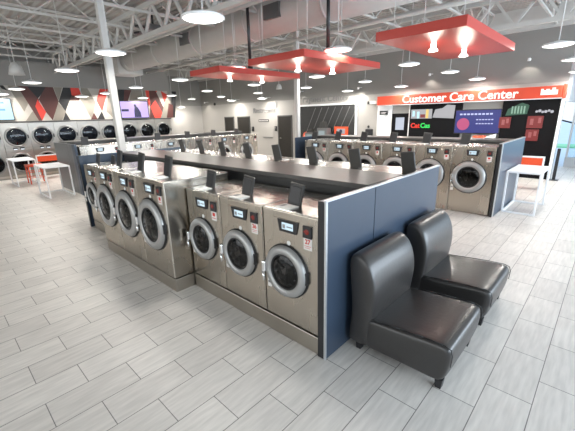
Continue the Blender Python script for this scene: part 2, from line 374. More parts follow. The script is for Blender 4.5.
# ------------------------------------------------------------------ washers
def make_washer(w, h, d, zc, R, plinth, zd, dx=-.035, big=False, lid=(-.105, .19, .166, .21)):
    t = thing('washer', '', 'washer')
    b = B(); box(b, -w / 2 + .002, w / 2 - .002, 0, d, plinth, h, 0, .012, seg=3); body = obj('body', b, steel, t)
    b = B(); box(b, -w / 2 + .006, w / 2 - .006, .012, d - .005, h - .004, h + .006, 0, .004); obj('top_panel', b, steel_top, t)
    b = B(); box(b, -w / 2 + .01, w / 2 - .01, -.003, .004, plinth + .01, h * .97 - .03, 0, .002)
    obj('front_panel', b, steel, t)
    M = Matrix.Translation((dx, 0, zc)) @ Matrix.Rotation(PI / 2, 4, 'X')
    b = B(); lathe(b, [(R * 1.05, .0), (R * 1.05, .014), (R * .98, .02)], M, 48); obj('door_gasket_shadow', b, gasket, t)  # black ring: door seal with the shadow around it put into its colour
    b = B(); lathe(b, [(R, .006), (R, .03), (R * .95, .052), (R * .80, .060), (R * .70, .052), (R * .655, .03), (R * .65, .004)], M, 48); dr = obj('door', b, ring_m, t)
    b = B(); lathe(b, [(R * .69, .045), (R * .655, .052), (R * .62, .038), (R * .60, .01)], M, 48); obj('glass_seal', b, gasket, dr)
    b = B(); lathe(b, [(R * .65, .006), (R * .3, .003), (0, .003)], M, 48)
    for k in range(3):
        a = k * 2 * PI / 3 + .5
        c = Vector((dx + math.cos(a) * R * .36, -.018, zc + math.sin(a) * R * .36))
        Mv = Matrix.Translation(c) @ Matrix.Rotation(-a, 4, 'Y')
        box(b, -R * .22, R * .22, -.014, .014, -R * .05, R * .05, 0, .006, Mv)
    obj('drum', b, drum_m, dr)
    b = B()
    for k in range(10):
        a = 2 * PI * k / 10 + .2
        rod(b, (dx + math.cos(a) * R * .50, -.012, zc + math.sin(a) * R * .50), (dx + math.cos(a) * R * .50, -.030, zc + math.sin(a) * R * .50), R * .045, seg=8)
    obj('drum_glint_studs', b, chrome, dr)  # chrome studs added as glints inside the dark drum
    b = B(); lathe(b, [(R * .66, .034), (R * .45, .055), (0, .064)], M, 48); obj('door_glass', b, door_glass, dr)
    # lever handle at the left edge
    b = B(); x = dx - R * .97
    box(b, x - .022, x + .022, -.085, -.01, zc - .055, zc + .055, 0, .012); rod(b, (x - .012, -.075, zc - .05), (x + .01, -.080, zc - .14), .014)
    obj('door_handle', b, chrome, dr)
    b = B(); box(b, dx + R * .93, dx + R * 1.04, -.035, -.004, zc - .06, zc + .06, 0, .008); obj('hinge', b, blackp, dr)
    # display
    cx = dx - .0 + (0.03 if not big else .03)
    hw = .125; hh = .055 if not big else .06
    b = B(); prism(b, [(cx - hw, zd + hh), (cx + hw, zd + hh), (cx + hw * .80, zd - hh), (cx - hw * .80, zd - hh)], -.014, .0); dp = obj('display', b, blackp, t)
    b = B(); box(b, cx - hw * .54, cx + hw * .52, -.018, -.012, zd - hh * .55, zd + hh * .58, 0, .002); sc = obj('screen', b, scr_blue, dp)
    b = B(); box(b, cx - hw * .05, cx + hw * .48, -.0195, -.0175, zd - hh * .1, zd + hh * .1); box(b, cx - hw * .45, cx - hw * .2, -.0195, -.0175, zd - hh * .35, zd + hh * .3); obj('screen_text', b, letter_g, sc)
    # card reader + tag
    rx = w / 2 - .115
    b = B(); box(b, rx - .048, rx + .048, -.018, .0, zd - .058, zd + .05, 0, .005); cr = obj('card_reader', b, blackp, t)
    b = B(); lathe(b, [(.024, .019), (.02, .021), (0, .021)], Matrix.Translation((rx, 0, zd)) @ Matrix.Rotation(PI / 2, 4, 'X'), 16)
    box(b, rx - .036, rx - .008, -.0205, -.018, zd - .006, zd + .006); obj('red_arrow', b, red_led, cr)
    b = B(); box(b, rx - .045, rx + .045, -.006, 0, zd - .165, zd - .062); obj('number_tag', b, sticker_w, t)
    # stickers low left, small badge above door
    b = B(); box(b, -w / 2 + .035, -w / 2 + .085, -.005, 0, zc - R * .95, zc - R * .55); st = obj('warning_sticker', b, sticker_w, t)
    b = B(); box(b, -w / 2 + .042, -w / 2 + .078, -.0065, -.004, zc - R * .78, zc - R * .70); obj('sticker_print', b, letter_g, st)
    b = B(); lathe(b, [(.022, .004), (.018, .008), (0, .008)], Matrix.Translation((dx + .03, 0, zc + R * 1.12)) @ Matrix.Rotation(PI / 2, 4, 'X'), 16); obj('badge', b, white_p, t)
    # soap dispenser: white tray + raised charcoal lid on the top
    lx, ly, lw, lh = lid; tx = lx - .01
    b = B(); box(b, tx - .09, tx + .09, ly - .16, ly - .025, h + .004, h + .016, 0, .004); tr = obj('soap_tray', b, white_p, t)
    b = B(); box(b, tx - .07, tx - .03, ly - .12, ly - .05, h + .015, h + .018); obj('tray_well', b, grey_panel, tr)
    Ml = Matrix.Translation((lx, ly, h + .004)) @ Matrix.Rotation(math.radians(-9), 4, 'X') @ Matrix.Rotation(math.radians(6), 4, 'Y')
    b = B(); box(b, -lw / 2, lw / 2, -.012, .012, 0, lh, 0, .010, Ml, 3); ld = obj('soap_lid', b, char_m, t)
    b = B(); box(b, -lw / 2 + .019, lw / 2 - .019, -.016, -.011, .02, lh - .03, 0, .004, Ml); obj('lid_inset', b, blackp, ld)
    return t
def number(t, s, w, zd):
    rx = w / 2 - .115
    text('number', s, .058, sticker_r, t, (rx, -.0065, zd - .092), off=.0012)
    b = B(); box(b, rx - .036, rx + .036, -.0075, -.005, zd - .132, zd - .128); box(b, rx - .03, rx + .03, -.0075, -.005, zd - .148, zd - .145); obj('tag_print', b, sticker_r, t)
def blot(t, w, zd):
    rx = w / 2 - .115
    b = B(); box(b, rx - .024, rx + .022, -.0075, -.005, zd - .115, zd - .076, 0, .001); box(b, rx - .036, rx + .036, -.0075, -.005, zd - .140, zd - .134); obj('tag_print', b, sticker_r, t)

# -- main island, front row of three
WS, HS = .665, 1.285
small = make_washer(WS, HS, .72, .72, .25, .186, 1.155)
small.location = (-.018, .92, 0); small['label'] = 'steel front-load washer tagged 27, right next to the navy end panel'; small['group'] = 'front row small washers'
s2 = dup(small, (-.018 - .675, .92, 0), 0, 'steel front-load washer in the middle of the three small front ones')
s3 = dup(small, (-.018 - 2 * .675, .92, 0), 0, 'steel front-load washer leftmost of three small ones, beside the taller washers')
s4 = dup(small, (-4.35, .92, 0), 0, 'small steel washer tucked left behind the tall washers, mostly hidden')
s5 = dup(small, (-5.10, .92, 0), 0, 'small steel washer at the far left end of the nearest island, beyond the tall washers')
for q, s in ((small, '27'), (s2, '26')): number(q, s, WS, 1.155)
for q in (s3, s4, s5): blot(q, WS, 1.155)
# -- back row facing away
back = make_washer(.728, 1.392, .78, .82, .31, .175, 1.285, -.02, True, (-.26, .40, .17, .26)); back['group'] = 'back row washers of nearest island'
for k in range(8):
    x = -.050 - .735 * k
    q = back if k == 0 else dup(back, (x, 3.2, 0), PI, 'steel washer facing away behind the charcoal counter, ' + ORD[k] + ' from the near navy end panel')
    if k == 0: q.location = (x, 3.2, 0); q.rotation_euler = (0, 0, PI); q['label'] = 'steel washer facing away behind the charcoal counter, nearest the navy end panel'
    blot(q, .728, 1.285)
# -- tall washers
WB, HB = .755, 1.392
big = make_washer(WB, HB, .92, .82, .325, .186, 1.285, -.02, True, (.03, .24, .17, .26))
big.location = (-2.097, .65, 0); big['label'] = 'tall steel washer nearest the camera of the three protruding ones, its right side exposed'; big['group'] = 'tall washers of the nearest island'
b2 = dup(big, (-2.097 - WB, .65, 0), 0, 'middle one of three tall steel washers protruding from the nearest island')
b3 = dup(big, (-2.097 - 2 * WB, .65, 0), 0, 'leftmost of three tall steel washers protruding from the nearest island')
# -- middle island, six machines facing us
WM = .815
mid = make_washer(WM, 1.395, .9, .775, .325, .01, 1.275, -.045, True, (-.28, .26, .19, .25))
mid.location = (-.095, 6.52, 0); mid['label'] = 'steel washer at the right end of the middle island, fully visible round door'; mid['group'] = 'middle island washers'
mids = [mid]
for k in range(1, 6):
    mids.append(dup(mid, (-.095 - .818 * k, 6.52, 0), 0, 'steel washer facing us in the middle island, ' + ORD[k] + ' from its right end'))
# -- left island, six wide machines facing right
WL = 1.12
lef = make_washer(WL, 1.395, .9, .74, .34, .01, 1.27, -.05, True, (-.32, .26, .2, .25))
lefs = [lef]; lef.location = (-9.06, 2.47, 0); lef.rotation_euler = (0, 0, PI / 2); lef['label'] = 'wide steel washer nearest the end panel of the left island, lid raised'; lef['group'] = 'wide washers of the left island'
for k in range(1, 6):
    lefs.append(dup(lef, (-9.06, 2.47 + 1.125 * k, 0), PI / 2, 'wide steel washer of the left island, ' + ORD[k] + ' from its near end panel'))
for q, w, z in [(big, WB, 1.285), (b2, WB, 1.285), (b3, WB, 1.285)] + [(m, WM, 1.275) for m in mids] + [(m, WL, 1.27) for m in lefs]: blot(q, w, z)

# plinths
b = B(); box(b, -1.70, .314, .915, 1.62, 0, .172, 0, .006); tag(obj('equipment_plinth', b, plinth_m), 'long steel plinth under the three small front washers', 'plinth')
b = B(); box(b, -3.985, -1.722, .655, 1.4, 0, .172, 0, .006); tag(obj('equipment_plinth', b, plinth_m), 'steel plinth under the three tall washers, stepping forward', 'plinth')
b = B(); box(b, -5.45, -4.0, .925, 1.62, 0, .172, 0, .006); tag(obj('equipment_plinth', b, plinth_m), 'steel plinth under the small washers at the far left of the nearest island', 'plinth')
b = B(); box(b, -5.5, .31, 2.5, 3.19, 0, .172, 0, .006); tag(obj('equipment_plinth', b, plinth_m), 'steel plinth under the hidden back row washers', 'plinth')

# counters / bulkheads
def counter(x0, x1, y0, y1, z, label, bx=.12, axis='X', bm_=dark_bulk):
    t = thing('island_counter', label, 'counter', ((x0 + x1) / 2, (y0 + y1) / 2, 0)); cx, cy = (x0 + x1) / 2, (y0 + y1) / 2
    b = B(); box(b, x0 - cx, x1 - cx, y0 - cy, y1 - cy, z - .045, z, 0, .004); obj('worktop', b, counter_m, t)
    b = B()
    if axis == 'X': box(b, x0 - cx + .01, x1 - cx - .01, y0 - cy + bx, y1 - cy - bx, .0, z - .046)
    else: box(b, x0 - cx + bx, x1 - cx - bx, y0 - cy + .01, y1 - cy - .01, 0, z - .046)
    obj('service_bulkhead', b, bm_, t); return t
counter(-5.54, .318, 1.665, 2.41, 1.445, 'long charcoal worktop along the middle of the nearest washer island', .07)
counter(-4.92, .33, 7.45, 8.05, 1.47, 'charcoal worktop along the middle washer island, behind its front row', .02)
counter(-10.75, -10.0, 1.86, 8.62, 1.50, 'charcoal worktop running along the left washer island', .03, 'Y')

# end panels
t = thing('end_panel', 'navy end panel with silver edge behind the two lounge chairs', 'panel', (.37, .9, 0))
b = B(); box(b, -.05, .032, .012, .752, 0, 1.44, 0, .003); obj('panel_board', b, navy, t)
b = B(); box(b, -.05, .032, .762, 2.33, 0, 1.44, 0, .003); obj('panel_board', b, navy, t)
b = B(); box(b, -.05, .018, 0, .012, 0, 1.44); obj('front_edge', b, blackp, t, label='black front edge strip')
b = B(); box(b, .018, .038, -.006, .014, 0, 1.448, 0, .002); box(b, .010, .038, -.004, 2.33, 1.440, 1.456, 0, .002); obj('edge_trim', b, alu, t, label='silver edge trim')
t = thing('end_panel', 'navy end panel at the far left end of the nearest island', 'panel', (-5.6, .9, 0))
b = B(); box(b, -.03, .03, 0, 2.33, 0, 1.44, 0, .003); obj('panel_board', b, navy, t)
b = B(); box(b, -.035, .035, -.01, .0, 0, 1.45); obj('edge_trim', b, blackp, t)
t = thing('end_panel', 'grey blue end panel at the right end of the middle island, beside the white table', 'panel', (.37, 6.5, 0))
b = B(); box(b, -.03, .03, .015, 2.2, 0, 1.465, 0, .003); obj('panel_board', b, navy, t)
b = B(); box(b, -.035, .02, -.01, .015, 0, 1.465); obj('front_edge', b, blackp, t)
b = B(); box(b, .02, .04, -.012, .015, 0, 1.47, 0, .002); box(b, -.03, .035, -.01, 2.2, 1.465, 1.478, 0, .002); obj('edge_trim', b, alu, t)
t = thing('end_panel', 'navy end panel at the left end of the middle island, beside the column', 'panel', (-4.96, 6.5, 0))
b = B(); box(b, -.02, .02, 0, 2.2, 0, 1.465, 0, .003); obj('panel_board', b, navy, t)
# left island end cabinet
t = thing('end_panel', 'grey metal end panel closing the near end of the left island, behind the white table', 'panel', (-10.1, 1.82, 0))
b = B(); box(b, -1.05, .35, -.03, .03, 0, 1.46, 0, .004); obj('panel_board', b, grey_panel, t)
b = B(); box(b, .36, .62, -.03, .03, 0, 1.46, 0, .004); obj('panel_board', b, grey_panel, t)
b = B(); box(b, .63, .82, -.03, .03, 0, 1.46, 0, .004); obj('panel_board', b, grey_panel, t)
b = B(); box(b, .82, 1.06, -.035, .03, 0, 1.46, 0, .004); obj('edge_trim', b, navy, t, label='dark navy edge strip')
t = thing('equipment_housing', 'dark steel housing making up the back side of the left island', 'housing', (-10.95, 5.2, 0))
b = B(); box(b, -.17, .19, -3.33, 3.4, 0, 1.44, 0, .006); obj('body', b, grey_panel, t)
b = B(); box(b, -.18, .19, -3.33, 3.4, 1.44, 1.46, 0, .003); obj('top_panel', b, steel_top, t)
# right-hand rear housing of middle island (far row seen only as top)
t = thing('equipment_housing', 'steel housing making up the far side of the middle island', 'housing', (-2.3, 8.4, 0))
b = B(); box(b, -2.6, 2.6, -.33, .3, 0, 1.38, 0, .006); obj('body', b, steel, t)
b = B(); box(b, -2.6, 2.6, -.33, .3, 1.38, 1.40, 0, .003); obj('top_panel', b, steel_top, t)

# ------------------------------------------------------------------ lounge chairs
def make_chair():
    t = thing('lounge_chair', '', 'chair', (0, 0, 0), 0, 'black leather lounge chairs')
    w = .82
    def sub(o, lv=2):
        m = o.modifiers.new('s', 'SUBSURF'); m.levels = lv; m.render_levels = lv
        for p in o.data.polygons: p.use_smooth = True
    def slab(prof, y0, y1, crown=.0, nm='x', inset=.035, rad=.04):
        """profile in x/z extruded over y with rounded side edges."""
        b = B(); n = len(prof)
        cx = sum(p[0] for p in prof) / n; cz = sum(p[1] for p in prof) / n
        secs = [(y0, .0), (y0, .5), (y0 + .018, .93), (y0 + .05, 1.0), ((y0 + y1) / 2, 1.0), (y1 - .05, 1.0), (y1 - .018, .93), (y1, .5), (y1, 0)]
        rings = []
        for y, s in secs:
            if s == 0: rings.append([b.verts.new((cx, y, cz))]); continue
            ring = []
            for (px, pz) in prof:
                if s == .5: k = .0; dx, dz = px - cx, pz - cz; L = math.hypot(dx, dz); q = max(0, (L - rad)) / L
                elif s == .93: dx, dz = px - cx, pz - cz; L = math.hypot(dx, dz); q = (L - rad * .3) / L
                else: dx, dz = px - cx, pz - cz; q = 1
                ring.append(b.verts.new((cx + dx * q, y, cz + dz * q)))
            rings.append(ring)
        for A, C in zip(rings, rings[1:]):
            for i in range(n):
                j = (i + 1) % n
                if len(A) == 1: b.faces.new((A[0], C[i], C[j]))
                elif len(C) == 1: b.faces.new((A[i], C[0], A[j]))
                else: b.faces.new((A[i], C[i], C[j], A[j]))
        bmesh.ops.recalc_face_normals(b, faces=b.faces[:])
        return b
    seat = [(.16, .09), (.22, .075), (.5, .075), (.80, .075), (.875, .085), (.905, .14), (.925, .25), (.930, .345), (.915, .395), (.86, .412), (.70, .408), (.50, .392), (.32, .375), (.18, .365), (.16, .30), (.16, .18)]
    seat = [(.16 + (x - .16) * .965, z * 1.01) for x, z in seat]
    o = obj('seat', slab(seat, 0, w), leather, t); sub(o)
    back = [(.02, .07), (.06, .065), (.19, .065), (.20, .075), (.225, .2), (.24, .36), (.255, .45), (.265, .56), (.26, .66), (.235, .76), (.195, .84), (.14, .895), (.08, .915), (.025, .905), (0, .87), (-.003, .80), (.012, .60), (.028, .40), (.020, .22), (.010, .11)]
    back = [(x, z if z < .3 else .3 + (z - .3) * 1.06) for x, z in back]
    o = obj('backrest', slab(back, 0, w), leather, t); sub(o)
    # seams
    for yy in (.022, w - .022):
        b = B()
        for (p, q) in zip(seat[6:13], seat[7:14]): rod(b, (p[0], yy, p[1] - .002), (q[0], yy, q[1] - .002), .004, seg=6)
        obj('piping', b, seam_m, t)
    for x in (.10, .82):
        for y in (.07, w - .07):
            b = B(); prism(b, [(x - .03, .08), (x + .03, .08), (x + .022, 0), (x - .022, 0)], y - .028, y + .028); obj('leg', b, blackp, t)
    return t
ch = make_chair(); ch.location = (.435, 1.19, 0); ch['label'] = 'black leather armless lounge chair nearest the camera'
dup(ch, (.435, 2.30, 0), 0, 'black leather armless lounge chair, the farther one of the pair')

# ------------------------------------------------------------------ white tube tables, red benches and chairs
def make_table(lx, ly, h, r=.035):
    t = thing('side_table', '', 'table', (0, 0, 0), 0, 'white square tube folding tables')
    b = B(); box(b, 0, lx, 0, ly, h - .035, h, 0, .004); obj('tabletop', b, white_m, t)
    for x in (0, lx - r):
        for y in (0, ly - r):
            b = B(); box(b, x, x + r, y, y + r, 0, h - .035, 0, .003); obj('leg', b, white_m, t)
    for y in (0, ly - r):
        b = B(); box(b, r, lx - r, y, y + r, 0, r, 0, .003); obj('base_rail', b, white_m, t)
    b = B(); box(b, 0, r, r, ly - r, 0, r, 0, .003); obj('base_rail', b, white_m, t)
    return t
tb = make_table(.60, 1.18, .88); tb.location = (.425, 7.08, 0); tb['label'] = 'white tube table on the right, against the middle island end panel'
tl = make_table(1.2, .64, .88); tl.location = (-10.55, 1.02, 0); tl['label'] = 'nearer white tube table on the left, beside the left island'
ta = dup(tl, (-13.62, .80, 0), 0, 'farther white tube table on the left, in front of the dryers')
def make_stool(label, loc, rz):
    t = thing('metal_stool', label, 'stool', loc, rz, 'orange red metal stools')
    b = B(); box(b, -.25, .25, -.25, .25, .60, .66, 0, .01); obj('seat', b, red_ch, t)
    for x in (-.22, .22):
        for y in (-.22, .22): b = B(); rod(b, (x * 1.08, y * 1.08, 0), (x, y, .60), .017); obj('leg', b, red_ch, t)
    b = B()
    for z in (.22, .42):
        for (p, q) in (((-1, -1), (1, -1)), ((1, -1), (1, 1)), ((1, 1), (-1, 1)), ((-1, 1), (-1, -1))):
            rod(b, (p[0] * .225, p[1] * .225, z), (q[0] * .225, q[1] * .225, z), .011)
    obj('footrest', b, red_ch, t)
    return t
make_stool('orange red metal stool under the farther white table on the left', (-12.9, 1.45, 0), 0)
def make_bench(label, loc, rz, w=1.0):
    t = thing('bench', label, 'bench', loc, rz, 'orange red benches with white frames')
    b = B(); box(b, 0, w, -.02, .02, .66, .86, 0, .006); obj('backrest', b, red_ch, t)
    b = B(); box(b, 0, w, .02, .42, .44, .48, 0, .006); obj('seat', b, red_ch, t)
    b = B(); box(b, -.03, w + .04, -.03, .03, .86, .90, 0, .004); obj('top_rail', b, white_m, t)
    for x in (-.035, w):
        b = B(); box(b, x, x + .04, -.03, .03, 0, .88, 0, .004); obj('leg', b, white_m, t)
        b = B(); box(b, x, x + .04, .38, .42, 0, .46, 0, .004); obj('leg', b, white_m, t)
    return t
make_bench('orange red bench with white frame on the right, beyond the white table', (-.33, 9.95, 0), 0, 1.0)
make_bench('orange red bench with white frame on the left, behind the nearer white table', (-13.7, 1.72, 0), PI / 2, .8)

# ------------------------------------------------------------------ wall TVs
def tv(name, x, y0, y1, z0, z1, m, label, fig=False):
    t = thing(name, label, 'television', (x, (y0 + y1) / 2, (z0 + z1) / 2)); hy, hz = (y1 - y0) / 2, (z1 - z0) / 2
    b = B(); box(b, -.07, 0, -hy, hy, -hz, hz, 0, .006); obj('housing', b, blackp, t)
    b = B(); box(b, 0, .004, -hy + .03, hy - .03, -hz + .03, hz - .03); s = obj('screen', b, m, t)
    if fig:
        b = B(); prism(b, [(-.05, -.34), (.28, -.34), (.26, -.12), (.16, .08), (.10, .14), (.06, .24), (-.02, .22), (.0, .10), (-.03, -.05)], .004, .006, 0, 'X'); box(b, .004, .006, -hy + .05, -.28, -.08, .02, 0); obj('picture_figure', b, tvdark, s)
    else:
        b = B()
        for z in (.2, -.05): box(b, .004, .006, .1, .45, z, z + .07)
        obj('picture_marks', b, em('screen_cyan_mark', (.2, .5, .8), .7), s)
tv('television', -14.62, 5.40, 6.72, 2.16, 2.93, tvlav, 'wall television showing a dark figure on lavender, on the mural right of the column', True)
tv('television', -14.62, .15, 1.50, 2.18, 2.97, tvcyan, 'wall television with pale blue picture at the left edge of the mural')

# ------------------------------------------------------------------ back wall: restroom side
YB = 12.0
def door_unit(n, x0, x1, h=2.06):
    b = B(); box(b, x0, x1, YB - .03, YB, 0, h, 0, .003); d = struct('door_%d' % n, b, door_dark)
    b = B(); box(b, x0 - .06, x0, YB - .04, YB, 0, h + .06); box(b, x1, x1 + .06, YB - .04, YB, 0, h + .06); box(b, x0 - .06, x1 + .06, YB - .04, YB, h, h + .06); obj('door_frame', b, dark_bulk, d)
    b = B(); rod(b, (x0 + .08, YB - .07, .98), (x0 + .22, YB - .07, .98), .012); rod(b, (x0 + .08, YB - .07, .98), (x0 + .08, YB - .02, .98), .012); obj('door_handle', b, chrome, d)
door_unit(1, -15.65, -14.85); door_unit(2, -14.40, -13.40); door_unit(3, -11.05, -10.15)
t = text('wall_lettering', 'Restrooms', .40, letter_g, None, (-12.15, YB - .02, 2.40), ext=.015); tag(t, 'grey word Restrooms on the white wall between the dark doors', 'lettering')
b = B(); prism(b, [(-11.35, 2.50), (-11.15, 2.50), (-11.15, 2.85), (-11.22, 2.85), (-11.22, 2.57), (-11.35, 2.57)], YB - .035, YB); tag(obj('wall_emblem', b, letter_g), 'small grey hook shaped emblem after the Restrooms lettering', 'emblem')
t = thing('wall_sign', 'small dark plate sign with pale marks under the Restrooms lettering', 'sign', (-12.2, YB, 1.87))
b = B(); box(b, -.40, .40, -.02, 0, -.07, .07, 0, .004); obj('plate', b, blackp, t)
b = B()
for k in range(7): box(b, -.34 + k * .1, -.28 + k * .1, -.024, -.019, -.03, .03)
obj('plate_print', b, sticker_w, t)
t = thing('notice_board', 'pale notice panel on the white wall beneath the small dark sign', 'notice', (-11.9, YB, 1.28))
b = B(); box(b, -.40, .40, -.02, 0, -.28, .28, 0, .004); obj('board', b, wall_w, t)
b = B(); box(b, -.36, .36, -.045, -.02, -.32, -.27, 0, .004); obj('ledge', b, grey_panel, t)
# wall gadgets
b = B(); lathe(b, [(.07, 0), (.09, .03), (.06, .09), (0, .11)], Matrix.Translation((-16.6, YB, 2.9)) @ Matrix.Rotation(PI / 2, 4, 'X'), 16); tag(obj('security_camera', b, blackp), 'small black dome camera on the wall left of the doors', 'camera')
for x, z, l in ((-13.1, 1.42, 'small black wall box right of the pair of dark doors'), (-11.25, 1.45, 'small black wall box left of the door beside the column')):
    t = thing('wall_box', l, 'wall box', (x, YB, z)); b = B(); box(b, -.07, .07, -.07, 0, -.13, .13, 0, .01); obj('case', b, blackp, t)
    b = B(); box(b, -.04, .04, -.075, -.07, .02, .09); obj('window', b, grey_panel, t)

# payment wall
t = text('wall_lettering', 'Payment Center', .40, letter_g, None, (-8.05, YB - .02, 2.80), ext=.015, sx=1.0); tag(t, 'grey lettering beginning with Pay above the dark slate board', 'lettering')
t = thing('slate_board', 'large dark slate wall board with white frame', 'board', (-7.98, YB, 0))
b = B(); box(b, -1.62, 1.62, -.05, 0, .55, 2.50); obj('board', b, slate, t)
b = B()
for a in ((-1.70, -1.62, .5, 2.58), (1.62, 1.70, .5, 2.58), (-1.70, 1.70, 2.50, 2.58)): box(b, a[0], a[1], -.09, 0, a[2], a[3], 0, .005)
obj('frame', b, white_m, t)
b = B()
for k in range(7):
    x = -1.5 + k * .38
    prism(b, [(x, .62), (x + .03, .62), (x + .95, 2.42), (x + .92, 2.42)], -.056, -.05)
obj('relief_stripes', b, grey_panel, t)
def wallthing(name, label, cat, x, z): return thing(name, label, cat, (x, YB - .1, z))
t = wallthing('round_sign', 'round orange red sign low on the left of the slate board', 'sign', -9.08, 1.12)
b = B(); lathe(b, [(.20, 0), (.20, .03), (.18, .04), (0, .04)], Matrix.Rotation(PI / 2, 4, 'X'), 24); obj('disc', b, red_ch, t)
b = B(); box(b, -.09, .09, -.05, -.04, .02, .05); box(b, -.07, .07, -.05, -.04, -.05, -.02); obj('sign_print', b, sticker_w, t)
for i, (x, w_, h_) in enumerate(((-8.5, .50, .28), (-7.76, .55, .62))):
    t = thing('payment_kiosk', ['low grey payment kiosk in front of the slate board, beside the round sign', 'taller grey payment kiosk in front of the slate board, beside the orange framed sign'][i], 'kiosk', (x, YB - .45, 0))
    b = B(); box(b, -w_ / 2, w_ / 2, -.15, .2, 0, 1.15 + h_ * .6, 0, .02); obj('cabinet', b, grey_panel, t)
    b = B(); prism(b, [(-w_ * .4, 1.15 + h_ * .5), (w_ * .4, 1.15 + h_ * .5), (w_ * .2, 1.2 + h_ * .95), (-w_ * .2, 1.2 + h_ * .95)], -.1, .1); obj('head', b, char_m, t)
    b = B(); box(b, -w_ * .3, w_ * .3, -.16, -.15, 1.1, 1.1 + h_ * .5); obj('screen', b, em('kiosk_screen_%d' % i, (.5, .6, .62), .45), t)
t = wallthing('framed_sign', 'orange red framed sign with pale centre on the right of the slate board', 'sign', -7.03, 1.38)
b = B(); box(b, -.36, .36, -.04, 0, -.19, .19, 0, .008); obj('frame', b, red_ch, t)
b = B(); box(b, -.22, .22, -.05, -.04, -.12, .10); s = obj('picture', b, photo_w, t)
b = B(); lathe(b, [(.08, .052), (0, .055)], Matrix.Translation((0, 0, -.01)) @ Matrix.Rotation(PI / 2, 4, 'X'), 16); obj('picture_dot', b, tvdark, s)
t = wallthing('wall_phone', 'black wall mounted box with rounded top right of the slate board', 'wall box', -5.66, 1.33)
b = B(); box(b, -.17, .17, 0, .1, -.14, .14, 0, .03); obj('case', b, blackp, t)
b = B(); lathe(b, [(.05, 0), (.05, .02), (0, .03)], Matrix.Translation((-.05, .08, .24)) @ Matrix.Rotation(PI / 2, 4, 'X'), 12); obj('round_button', b, blackp, t)
t = wallthing('security_camera', 'white bullet camera with black lens beside the care centre sign', 'camera', -5.52, 2.52)
b = B(); box(b, -.12, .22, -.08, .02, -.05, .07, 0, .02); obj('housing', b, white_p, t)
b = B(); box(b, -.20, -.10, -.10, .0, -.06, .06, 0, .02); obj('lens', b, blackp, t)
b = B(); box(b, .0, .06, .02, .1, -.02, .04); obj('bracket', b, white_p, t)
t = wallthing('hanging_sign', 'small black blade sign with pale text left of the care centre door', 'sign', -5.0, 2.11)
b = B(); box(b, -.18, .18, -.02, .0, -.08, .08, 0, .01); obj('plate', b, blackp, t)
b = B(); box(b, -.12, .12, -.025, -.02, .0, .02); box(b, -.12, .08, -.025, -.02, -.045, -.025); obj('plate_print', b, sticker_w, t)
b = B(); box(b, -.02, .02, 0, .1, .02, .05); obj('bracket', b, blackp, t)

# ------------------------------------------------------------------ customer care centre
t = thing('care_center_sign', 'long orange red sign band reading Customer Care Center', 'sign', (-2.35, 11.75, 0))
b = B(); box(b, -2.83, 2.98, -.10, .2, 2.40, 2.73, 0, .004); obj('fascia', b, signred, t)
b = B(); box(b, 2.99, 3.06, -.10, 2.6, 2.38, 2.76, 0, .004); obj('side_fascia', b, signred, t)
b = B(); box(b, -2.85, 3.0, -.12, .2, 2.375, 2.40, 0, .002); obj('lower_trim', b, alu, t)
text('sign_letters', 'Customer Care Center', .375, letters_m, t, (0.07, -.115, 2.56), ext=.012, sx=1.03, off=.006)
b = B(); box(b, 2.48, 2.88, -.115, -.10, 2.49, 2.62); box(b, 2.48, 2.54, -.115, -.10, 2.62, 2.66); box(b, 2.60, 2.68, -.115, -.10, 2.62, 2.65); box(b, 2.74, 2.82, -.115, -.10, 2.62, 2.68)
obj('sign_logo', b, letters_m, t, label='small white logo at right end')
t = thing('care_door', 'black framed door with pale window under the care centre sign', 'door', (-4.32, YB, 0))
b = B(); box(b, -.34, .34, -.05, 0, 0, 2.07, 0, .005); obj('leaf', b, display_blk, t)
b = B(); box(b, -.17, .18, -.056, -.05, 1.45, 1.92); obj('window_pane', b, em('door_pane_light', (.55, .60, .70), .7), t)
b = B(); rod(b, (.26, -.09, .95), (.26, -.09, 1.15), .012); obj('door_handle', b, chrome, t)
t = thing('wall_cladding', 'pale blue lit wall panels either side of the care centre door', 'wall panel', (-4.6, YB, 0))
b = B(); box(b, -.72, -.08, -.03, 0, 0, 2.38); obj('panel_board', b, white_m, t)
b = B(); box(b, .63, .69, -.06, 0, 0, 2.38); obj('panel_board', b, white_m, t)
t = thing('display_wall', 'black menu display wall with screens and neon letters left of the blue screen', 'display', (-3.0, YB, 0))
b = B(); box(b, -.90, .93, -.12, 0, .2, 2.39); obj('backing', b, display_blk, t)
b = B(); box(b, -.84, -.06, -.15, -.12, 1.87, 2.20, 0, .004); s = obj('left_screen', b, photo_w, t)
b = B(); box(b, -.28, -.18, -.154, -.15, 1.88, 2.19); obj('picture_block', b, photo_y, s)
b = B(); box(b, -.60, -.52, -.154, -.15, 1.88, 2.12); box(b, -.78, -.70, -.154, -.15, 1.95, 2.15); obj('picture_block', b, tvcyan, s)
b = B(); box(b, -.48, -.30, -.154, -.15, 1.90, 2.02); obj('picture_block', b, photo_r, s)
b = B(); prism(b, [(-.03, 1.90), (.70, 1.86), (.72, 2.30), (.45, 2.33), (.3, 2.22), (.05, 2.18)], -.15, -.12); obj('right_picture', b, photo_w, t)
x = -.86
text('neon_letters', 'Cat', .235, neon_r, t, (-.66, -.13, 1.61), ext=.01, off=.006)
text('neon_letters', 'Cas', .235, neon_g, t, (-.28, -.13, 1.61), ext=.01, off=.006)
t = thing('blue_screen', 'large blue promotional screen in the middle of the care centre', 'screen', (-1.54, YB, 1.745))
b = B(); box(b, -.70, .70, -.14, -.08, -.40, .40, 0, .006); obj('housing', b, blackp, t)
b = B(); box(b, -.68, .68, -.145, -.14, -.37, .37); s = obj('panel', b, blue_s, t)
